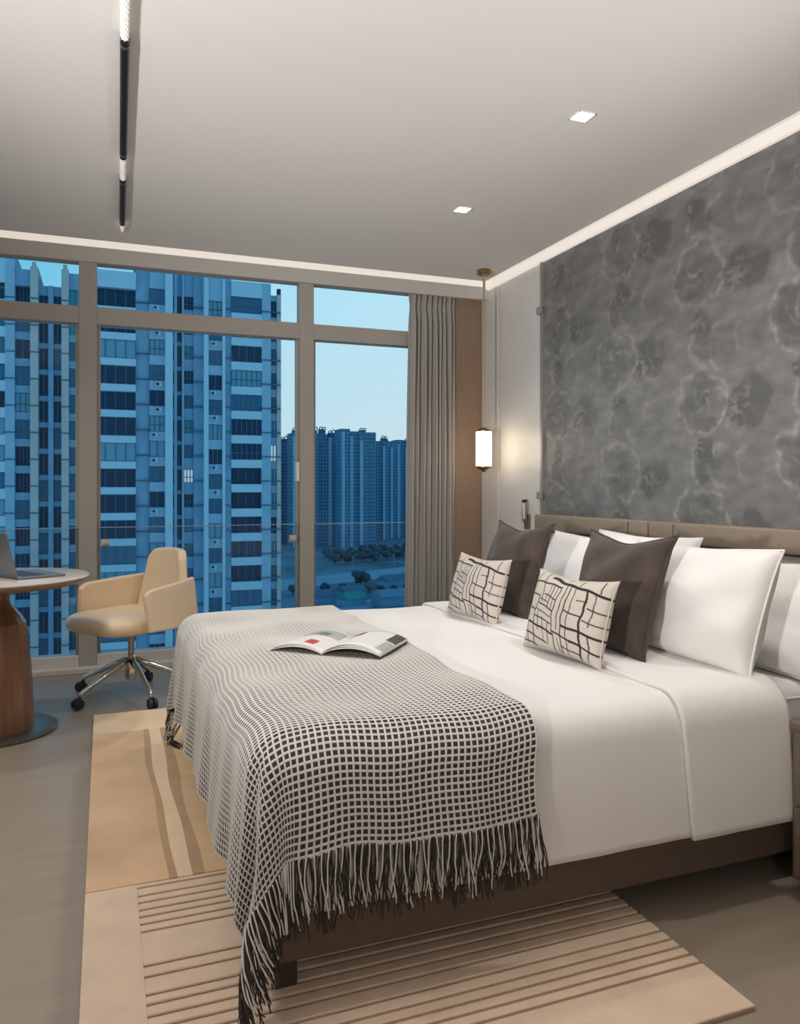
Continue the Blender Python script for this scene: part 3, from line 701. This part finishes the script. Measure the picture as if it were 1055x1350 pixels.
CH = 216
def chair():
    r = empty('swivel_chair', (.14, 4.64, 0), math.radians(CH), 'cream leather swivel armchair with chrome five-star base on casters', 'chair')
    # seat
    n = 44; u = np.sin(np.linspace(-PI/2, PI/2, n)); U, Vv = np.meshgrid(u, u, indexing='ij')
    ex = 4.5; rr = (np.abs(U)**ex+np.abs(Vv)**ex)**(1/ex); mx_ = np.maximum(np.abs(U), np.abs(Vv)); k = np.where(rr > 1e-6, mx_/np.maximum(rr, 1e-6), 1)
    Xs = .03+.275*U*k; Ys = Vv*k*(.262-.015*U)
    e = np.sqrt(np.clip(1-mx_**9, 0, 1))
    zt = .432+.058*e-.012*np.exp(-((U+.1)**2+Vv**2)*2.5)*e; zb = .432-.052*e
    mb = MB(); mb.grid(np.stack([Xs, Ys, zt], -1)); mb.grid(np.stack([Xs, Ys, zb], -1))
    me = mb.mesh('seat', smooth=True); bm = bmesh.new(); bm.from_mesh(me); bmesh.ops.remove_doubles(bm, verts=bm.verts, dist=1e-5); bmesh.ops.recalc_face_normals(bm, faces=bm.faces); bm.to_mesh(me); bm.free()
    link('seat', me, 'cream_leather', r)
    # back: a curved padded panel
    def panel(path, zlo, zhi, lean, thick, name, m, nu=22, nv=14, rnd=.18):
        us = np.linspace(0, 1, nu); vs = np.linspace(0, 1, nv); P = np.zeros((nu, nv, 3))
        for i, t in enumerate(us):
            p = path(t); q = path(min(1, t+.01)); q0 = path(max(0, t-.01)); d = np.array(q)-np.array(q0); d /= np.linalg.norm(d); nrm = np.array([d[1], -d[0]])
            a, b = zlo(t), zhi(t)
            for j, v in enumerate(vs):
                P[i, j, :2] = np.array(p)+nrm*lean(t)*(v**1.2); P[i, j, 2] = a+(b-a)*v
        o = MB().grid(P).build(name, m, r, smooth=True, fix=False); mods(o, thick, 2); return o
    def bpath(t):   # across the back, local: facing +x
        a = (t-.5)*2; return (-.255+.055*a*a, .205*a)
    def btop(t):
        a = abs((t-.5)*2); return .825-.012*a*a-.05*max(0, (a-.80)/.20)**2
    mods_b = panel(bpath, lambda t: .44, btop, lambda t: -.055*(-1), .050, 'backrest', 'cream_leather')
    # taper the back upwards
    for v in mods_b.data.vertices:
        f = (v.co.z-.44)/.38; v.co.y *= 1-.20*max(0, f)**1.3; v.co.x -= .10*max(0, f)+.0
    for s in (-1, 1):
        def ap(t, s=s): return (-.275+.40*t, s*(.232+.075*math.sin(min(1, t*1.15)*PI/2)))
        def alo(t): return .395+.010*t
        def ahi(t): return .665-.035*t-.03*max(0, (t-.85)/.15)**2
        o = panel(ap, alo, ahi, lambda t, s=s: (s)*(.028), .036, 'armrest', 'cream_leather')
        for v in o.data.vertices:
            f = (v.co.z-.40)/.27; t = (v.co.x+.275)/.40
            v.co.x += .02*max(0, f)*max(0, t)
    bx(-.10, .12, -.08, .08, .385, .405).build('seat_plate', 'black', r, bevel=.006)
    MB().cyl((0, 0, .20), (0, 0, .39), .017, .017, 20).build('gas_lift', 'steel', r, angle=40)
    MB().lathe([(.030, .10), (.034, .13), (.034, .20), (.026, .225), (.020, .235)], 24).build('hub', 'chrome', r, angle=40)
    for i in range(5):
        t = math.radians(-145+72*i-CH); c, s_ = math.cos(t), math.sin(t)
        pts = [(.02*c, .02*s_, .205), (.10*c, .10*s_, .178), (.24*c, .24*s_, .115), (.31*c, .31*s_, .085), (.325*c, .325*s_, .058)]
        MB().tube(pts, [.021, .018, .013, .011, .009], 10).build('leg', 'chrome', r, smooth=True)
        k = MB(); q = Vector((-s_, c, 0)); ctr = Vector((.335*c, .335*s_, .030))
        cs = MB().cyl(ctr+Vector((-.012*c, -.012*s_, .012)), ctr+Vector((-.010*c, -.010*s_, .034)), .011, .011, 10).build('caster', 'rubber', r, angle=40)
        for sg in (-1, 1): MB().cyl(ctr+q*(.006*sg), ctr+q*(.022*sg), .029, .027, 20).build('wheel', 'rubber', cs, angle=40)
chair()

# ------------------------------------------------------------------ outside: ground, apartment towers, trees, road
ZG = -48.8
mat('t_wall', (.27, .45, .61), .85, var=.08, vscale=.5)
mat('t_wall2', (.19, .36, .53), .85, var=.10, vscale=.5)
mat('t_tan', (.44, .44, .46), .85, var=.08, vscale=.5)
mat('t_dark', (.008, .04, .09), .7)
mat('t_frame', (.03, .12, .22), .5)
mat('t_slab', (.40, .60, .74), .8)
mat('g_navy', (.004, .036, .09), .2, spec=.2)
mat('g_blue', (.035, .14, .25), .2, spec=.25)
mat('g_pale', (.13, .32, .45), .2, spec=.3)
mat('g_teal', (.03, .28, .36), .2, spec=.3)
mat('g_lit', (.5, .6, .65), .4, emit=(.75, .88, 1.), estr=.28)
mat('ac', (.36, .55, .68), .6)
mat('far_wall', (.12, .23, .36), .9)
mat('tree_leaf', (.035, .095, .125), .95, var=.4, vscale=.6)
mat('trunk', (.06, .06, .06), .9)
mat('ground', (.10, .20, .26), .95, var=.5, vscale=.02)
mat('road', (.24, .40, .50), .9, var=.1, vscale=.1)
mat('pole', (.3, .45, .55), .6)
g = struct(bx(-900, 1100, 40, 1500, ZG-1, ZG).build('ground', 'ground')); tag(g, 'city ground far below the windows', 'ground')

def unit_mesh(name, m, fn):
    me = fn(MB()).mesh(name); me.materials.append(MATS[m]); return me
MESH = {}
def frame_mesh(w, h, nm, rail):
    k = ('f', round(w, 2), round(h, 2), nm, rail)
    if k not in MESH:
        b = MB(); t = .06
        b.box(0, t, -.06, .04, 0, h); b.box(w-t, w, -.06, .04, 0, h); b.box(t, w-t, -.06, .04, 0, t); b.box(t, w-t, -.06, .04, h-t, h)
        for i in range(1, nm+1): x = w*i/(nm+1); b.box(x-.04, x+.04, -.06, .04, t, h-t)
        if rail: b.box(t, w-t, -.06, .04, h*rail-.04, h*rail+.04)
        MESH[k] = b.mesh('window'); MESH[k].materials.append(MATS['t_frame'])
    return MESH[k]
def pane_mesh(w, h, m):
    k = ('p', round(w, 2), round(h, 2), m)
    if k not in MESH: MESH[k] = MB().box(.03, w-.03, .05, .09, .03, h-.03).mesh('pane'); MESH[k].materials.append(MATS[m])
    return MESH[k]
def box_mesh(name, w, d, h, m):
    k = (name, round(w, 2), round(d, 2), round(h, 2), m)
    if k not in MESH: MESH[k] = MB().box(0, w, 0, d, 0, h).mesh(name); MESH[k].materials.append(MATS[m])
    return MESH[k]
def inst(name, me, loc, parent):
    o = bpy.data.objects.new(name, me); COL.objects.link(o); o.location = loc; o.parent = parent; return o
FP = 2.76
rt = random.Random(11)
def tower_block(r, cols, ztop0, floors):
    # cols: (kind, x0, x1, y, roof z, extra)
    for kind, x0, x1, y, zr, ex in cols:
        w = x1-x0
        if kind == 'wall':
            bx(x0, x1, y, y+8, ZG, zr).build('wall', ex or 't_wall', r); continue
        if kind == 'pier':
            bx(x0, x1, y, y+8, ZG, zr).build('pier', ex or 't_wall', r); continue
        if kind == 'core':
            bx(x0, x1, y+.9, y+8, ZG, zr).build('wall', ex or 't_wall2', r); continue
        bx(x0, x1, y+1.2, y+8, ZG, zr).build('wall', 't_dark', r)
        wmat = ex.get('wall', 't_wall'); wh = ex['wh']; zo = ex.get('z', 0.)
        ztop = ztop0+zo; top_slab = zr-ztop
        if top_slab > .05: inst('parapet', box_mesh('parapet', w, 1.25, top_slab, wmat), (x0, y, ztop), r)
        for k in range(floors):
            zt = ztop-k*FP; zb = zt-wh
            sp = FP-wh
            inst('spandrel', box_mesh('spandrel', w, 1.25, sp, wmat), (x0, y, zb-sp), r)
            if kind == 'bay':
                style = rt.choice(ex.get('styles', ('n3',)))
                nm = {'n1': 1, 'n2': 2, 'n3': 3, 'n4': 5, 'open': 3}[style]; rail = .42 if style in ('n4', 'n2') and rt.random() < .6 else 0
                dep = .12 if style != 'open' else .75
                o = inst('window', frame_mesh(w, wh, nm, rail), (x0, y+dep, zb), r)
                gm = rt.choice(ex.get('glass', ('g_navy', 'g_blue', 'g_blue', 'g_pale')))
                if style == 'open': gm = 'g_navy'
                if w < 1.6 and rt.random() < .03: gm = 'g_lit'
                inst('pane', pane_mesh(w, wh, gm), (0, 0, 0), o)
                if ex.get('ac') and rt.random() < .75:
                    a = inst('air_conditioner', box_mesh('air_conditioner', .62, .35, .48, 'ac'), (x0+w*rt.uniform(.1, .4), y-.32, zb-.62), r)
                    if 'fan' not in MESH: MESH['fan'] = MB().cyl((.22, -.02, .24), (.22, .0, .24), .17, .17, 14).mesh('fan_grille'); MESH['fan'].materials.append(MATS['t_dark'])
                    inst('fan_grille', MESH['fan'], (0, 0, 0), a)
                if ex.get('ledge'): inst('ledge', box_mesh('ledge', w+.3, .35, .12, 't_slab'), (x0-.15, y-.30, zb-.20), r)
    return r
FL = 15
r1 = empty('apartment_tower', (0, 0, 0), 0, 'blue-grey apartment tower filling the window behind the swivel chair', 'building')
C1 = [('bay', -.95, 3.15, 88, 24.35, dict(wh=2.0, styles=('n3', 'n3', 'n4', 'open'), wall='t_slab')),
      ('wall', 3.15, 4.55, 88.5, 27.4, 't_wall2'),
      ('bay', 4.55, 6.15, 88.1, 27.6, dict(wh=1.75, z=.3, styles=('n1', 'n2'), ac=1, wall='t_wall', glass=('g_navy', 'g_blue', 'g_pale'))),
      ('pier', 6.15, 6.95, 87.6, 27.6, 't_slab'),
      ('bay', 6.95, 7.22, 89.4, 27.6, dict(wh=1.6, styles=('n1',), glass=('g_navy',), wall='t_wall2')),
      ('pier', 7.22, 7.52, 89.2, 27.6, 't_wall'),
      ('bay', 7.52, 8.05, 89.5, 27.6, dict(wh=2.35, styles=('n1',), glass=('g_navy',), wall='t_wall2')),
      ('pier', 8.05, 8.25, 89.0, 27.6, 't_wall'),
      ('bay', 8.25, 9.30, 89.3, 27.6, dict(wh=1.5, styles=('n1', 'n1', 'n2'), glass=('g_navy', 'g_blue', 'g_teal'), wall='t_wall2')),
      ('wall', 9.30, 10.30, 88.9, 28, 't_wall2'), ('pier', 10.30, 10.80, 87.9, 28, 't_slab'),
      ('bay', 10.80, 12.30, 88.1, 28, dict(wh=1.7, z=-.5, styles=('n1', 'n2'), ac=1, wall='t_wall', glass=('g_navy', 'g_blue', 'g_teal', 'g_pale'))),
      ('pier', 12.30, 12.62, 87.8, 28, 't_slab'), ('wall', 12.62, 13.32, 88.3, 26.2, 't_wall2'),
      ('bay', 13.32, 16.75, 88.0, 24.5, dict(wh=1.85, z=.2, styles=('n4', 'n3', 'n4', 'open'), wall='t_slab')),
      ('wall', 16.75, 17.78, 88.0, 24.5, 't_wall'),
      ('bay', 17.78, 18.52, 88.4, 23.3, dict(wh=1.9, z=.1, styles=('n1',), wall='t_wall2')),
      ('pier', 18.52, 19.00, 88.2, 23.4, 't_tan')]
tower_block(r1, C1, 22.55, FL)
bx(2.9, 3.25, 88.5, 88.9, 27.4, 28.0).build('roof_vent', 't_dark', r1); bx(18.6, 19.0, 88.3, 88.8, 23.4, 24.1).build('roof_vent', 't_dark', r1)
for k in range(FL):   # string courses between the columns
    for x0, x1, y in ((3.10, 4.70, 88.35), (9.2, 10.9, 88.6), (12.5, 13.5, 88.2), (16.6, 18.9, 87.95)):
        inst('string_course', box_mesh('string_course', x1-x0, .3, .13, 't_frame'), (x0, y-.1, 21.2-k*FP), r1)
r2 = empty('apartment_tower', (0, 0, 0), 0, 'apartment tower with tan pilasters at the left picture edge behind the desk', 'building')
C2 = [('bay', -13.5, -9.50, 88.0, 25.5, dict(wh=1.7, z=-.2, styles=('n3', 'open'), wall='t_slab')),
      ('wall', -9.50, -8.60, 88, 25.5, 't_wall'),
      ('bay', -8.60, -7.15, 88.3, 23.7, dict(wh=2.0, z=-.3, styles=('n1', 'n2', 'open'), wall='t_wall2')),
      ('pier', -7.15, -6.40, 87.7, 23.9, 't_tan'),
      ('bay', -6.40, -5.50, 88.9, 22.3, dict(wh=2.25, z=-1., styles=('n1',), glass=('g_navy', 'g_navy', 'g_blue'), wall='t_wall2')),
      ('pier', -5.50, -5.02, 88.6, 22.3, 't_wall2'),
      ('bay', -5.02, -4.20, 88.9, 22.3, dict(wh=2.25, z=-1., styles=('n1',), glass=('g_navy', 'g_navy', 'g_blue'), wall='t_wall2')),
      ('pier', -4.20, -3.50, 87.7, 23.9, 't_tan'),
      ('bay', -3.50, -2.25, 88.3, 23.7, dict(wh=2.0, z=-.3, styles=('n1', 'n2'), wall='t_wall2', glass=('g_navy', 'g_blue', 'g_teal'))),
      ('wall', -2.25, -.95, 88.6, 23.7, 't_wall')]
tower_block(r2, C2, 22.3, FL)
for x in (-7.15, -4.20): bx(x+.15, x+.55, 87.9, 88.3, 23.9, 24.45).build('chimney', 't_tan', r2)
for k in range(FL):
    for x0, x1, y in ((-9.6, -8.5, 87.95), (-7.25, -6.3, 87.65), (-4.3, -3.4, 87.65)):
        inst('string_course', box_mesh('string_course', x1-x0, .3, .12, 't_frame'), (x0, y-.05, 20.6-k*FP), r2)

# far residential towers: windows too small to pick apart, carried by the material
def far_mat():
    m = bpy.data.materials.new('far_facade'); m.use_nodes = True; n = m.node_tree; b = n.nodes['Principled BSDF']; b.inputs['Roughness'].default_value = .8
    t = n.nodes.new('ShaderNodeTexCoord'); sp = n.nodes.new('ShaderNodeSeparateXYZ'); cb = n.nodes.new('ShaderNodeCombineXYZ'); L = n.links.new
    ad = n.nodes.new('ShaderNodeMath'); ad.operation = 'ADD'; L(t.outputs['Object'], sp.inputs[0]); L(sp.outputs['X'], ad.inputs[0]); L(sp.outputs['Y'], ad.inputs[1])
    L(ad.outputs[0], cb.inputs['X']); L(sp.outputs['Z'], cb.inputs['Y'])
    br = n.nodes.new('ShaderNodeTexBrick'); br.offset = 0; br.inputs['Scale'].default_value = 1; br.inputs['Brick Width'].default_value = 2.6; br.inputs['Row Height'].default_value = 3.0
    br.inputs['Mortar Size'].default_value = .62; br.inputs['Mortar Smooth'].default_value = .3
    br.inputs['Color1'].default_value = (.035, .11, .20, 1); br.inputs['Color2'].default_value = (.09, .20, .32, 1); br.inputs['Mortar'].default_value = (.19, .34, .48, 1)
    L(cb.outputs[0], br.inputs['Vector']); L(br.outputs[0], b.inputs['Base Color']); MATS['far_facade'] = m
far_mat()
mat('far_pale', (.40, .58, .72), .9)
mat('far_dark', (.07, .17, .28), .9)
def far_tower(x, y, w, d, h, lab, seed):
    r = empty('distant_tower', (x, y, ZG), 0, lab, 'building', 'distant residential towers on the skyline')
    q = random.Random(seed)
    nb = max(3, int(w/7)); bw = w/nb
    for i in range(nb):
        off = 2.0*(i % 2)+q.uniform(0, 1.5); hh = h-q.uniform(0, 3.5)
        bx(-w/2+i*bw, -w/2+(i+1)*bw, off, d, 0, hh).build('wing', 'far_facade', r)
        if i % 2 == 0 or q.random() < .4:
            bx(-w/2+i*bw+bw*.1, -w/2+i*bw+bw*.42, off-.9, off, 0, hh-q.uniform(0, 8)).build('pilaster', 'far_pale', r)
        if q.random() < .75:
            px = -w/2+(i+.5)*bw; ph = q.uniform(2, 4.5)
            bx(px-bw*.33, px+bw*.33, off+1, off+6, hh, hh+ph).build('penthouse', 'far_dark', r)
            if q.random() < .95:
                m = MB(); n = 9; R = bw*.17
                for o_ in (-1, 1):
                    hq = q.uniform(1.0, 2.0)
                    m.tube([(px+o_*R*1.1+R*math.cos(PI*j/(n-1)), off+1.2, hh+ph+R*hq*math.sin(PI*j/(n-1))) for j in range(n)], .45, 5)
                m.build('roof_arch', 'far_dark', r)
for i, (x, y, w, h, lab) in enumerate(((141, 670, 36, 93, 'distant tower just right of the main apartment tower'), (168, 645, 40, 97, 'distant tower with arched roof ornaments just right of the window mullion'),
        (200, 620, 32, 100, 'distant tower, widest and tallest of the skyline, in the right window pane'), (238, 700, 38, 97, 'distant tower beside the curtain, lower than its neighbours'),
        (268, 720, 40, 98, 'distant tower partly hidden behind the curtain'), (110, 700, 40, 96, 'distant tower hidden behind the main apartment tower'), (318, 730, 40, 95, 'distant tower well to the right, behind the curtain'), (368, 745, 40, 99, 'distant tower second from the right end of the skyline'), (420, 760, 40, 94, 'distant tower at the right end of the skyline'))):
    far_tower(x, y, w, 18, h, lab, 30+i)

def road(name, pts, w, lab):
    m = MB(); V = []
    for i, p in enumerate(pts):
        a = Vector(pts[max(i-1, 0)]); b = Vector(pts[min(i+1, len(pts)-1)]); d = (b-a).normalized(); n = Vector((-d.y, d.x)); V.append((Vector(p)+n*w/2, Vector(p)-n*w/2))
    poly = [tuple(v[0]) for v in V]+[tuple(v[1]) for v in V][::-1]
    o = m.prism(poly, ZG, ZG+.25).build(name, 'road'); struct(o); tag(o, lab, 'road')
road('road', [(20, 360), (70, 385), (104, 402), (140, 418), (170, 432), (260, 480)], 34, 'wide pale city road crossing behind the low roofs')
road('road', [(90, 300), (112, 322), (132, 336), (175, 350)], 10, 'narrow curved lane beside the low roofs near the curtain')
# trees
def tree_mesh(seed, R):
    bm = bmesh.new(); q = random.Random(seed)
    for k in range(9):
        c = Vector((q.uniform(-.55, .55)*R, q.uniform(-.55, .55)*R, R*q.uniform(.6, 1.25))); rr = R*q.uniform(.32, .55)
        ret = bmesh.ops.create_icosphere(bm, subdivisions=2, radius=rr)
        for v in ret['verts']:
            d = v.co.normalized(); v.co = d*rr*(1+.45*mnoise.noise(d*3+Vector((seed, k, 0))))+c
    me = bpy.data.meshes.new('crown'); bm.to_mesh(me); bm.free(); me.materials.append(MATS['tree_leaf']); me.polygons.foreach_set('use_smooth', [True]*len(me.polygons)); return me
TM = [tree_mesh(i, 1.) for i in range(4)]
TK = MB().cyl((0, 0, 0), (0, 0, .9), .09, .06, 8).mesh('trunk'); TK.materials.append(MATS['trunk'])
def tree(x, y, R, lab, i, grp):
    r = empty('tree', (x, y, ZG), 0, lab, 'tree', grp); c = inst('crown', TM[i % 4], (0, 0, 0), r); c.scale = (R, R, R*.9); t = inst('trunk', TK, (0, 0, 0), r); t.scale = (R, R, R)
tree(123, 378, 5.4, 'round dark tree standing alone by the road', 1, None)
q = random.Random(4)
for row in range(3):
    for i in range(17):
        tree(140+i*10.4+row*3.5+q.uniform(-.5, .5), 486+row*24+i*4+q.uniform(-2, 2), q.uniform(4.4, 5.2), 'dark leafy tree in the %s row along the foot of the distant towers' % ('nearest', 'middle', 'farthest')[row], i, 'tree belt below the distant towers, %s row' % ('nearest', 'middle', 'farthest')[row])
for i in range(5): tree(117+i*6.8, 349+i*.8, q.uniform(1.8, 2.4), 'small dark tree among the low roofs near the lane', i, 'small trees among the low roofs')
for i in range(4): tree(82+i*8.2, 356+q.uniform(-3, 3), q.uniform(2.8, 3.2), 'bushy tree seen low beside the window mullion', i, 'bushy trees beside the mullion')
# street lamps
for i, (x, y, h, lab) in enumerate(((138.4, 441, 9.5, 'street lamp beside the road, left of the two'), (170.3, 456, 9.5, 'street lamp beside the road, close to the curtain'), (86, 392, 16, 'tall pale mast between main tower and mullion'))):
    r = empty('street_lamp', (x, y, ZG), 0, lab, 'street lamp')
    MB().cyl((0, 0, 0), (0, 0, h), .22, .14, 8).build('pole', 'pole', r); MB().tube([(0, 0, h), (1.2, 0, h+.4), (2.4, 0, h+.4)], .12, 6).build('arm', 'pole', r); bx(2.2, 3.4, -.25, .25, h+.25, h+.5).build('lamp_head', 'pole', r)
# low buildings with pitched roofs
def low(x, y, w, d, h, rm, lab, rz=0.):
    r = empty('low_building', (x, y, ZG), rz, lab, 'building')
    bx(-w/2, w/2, -d/2, d/2, 0, h).build('wall', 't_wall2', r)
    MB().add([(-w/2-.5, -d/2-.5, h), (w/2+.5, -d/2-.5, h), (w/2+.5, d/2+.5, h), (-w/2-.5, d/2+.5, h), (-w/2-.5, 0, h+2.6), (w/2+.5, 0, h+2.6)], [(0, 1, 5, 4), (2, 3, 4, 5), (1, 2, 5), (3, 0, 4), (3, 2, 1, 0)]).build('roof', rm, r)
mat('roof_green', (.02, .30, .27), .6); mat('roof_grey', (.09, .19, .27), .8); mat('roof_pale', (.18, .32, .42), .8)
low(98.5, 316, 10, 8, 3, 'roof_green', 'small shed with bright green roof seen just above the bed', .4)
low(117, 312, 18, 11, 4, 'roof_pale', 'low hall with pale roof beside the curtain', .15)
low(104, 334, 11, 8, 3.5, 'roof_grey', 'low grey-roofed house beyond the green-roofed shed', .3)
low(140, 366, 24, 8, 4, 'roof_grey', 'long grey-roofed shed along the road', .35)
low(88, 328, 12, 8, 3, 'roof_grey', 'low grey-roofed house seen beside the window mullion', .2)
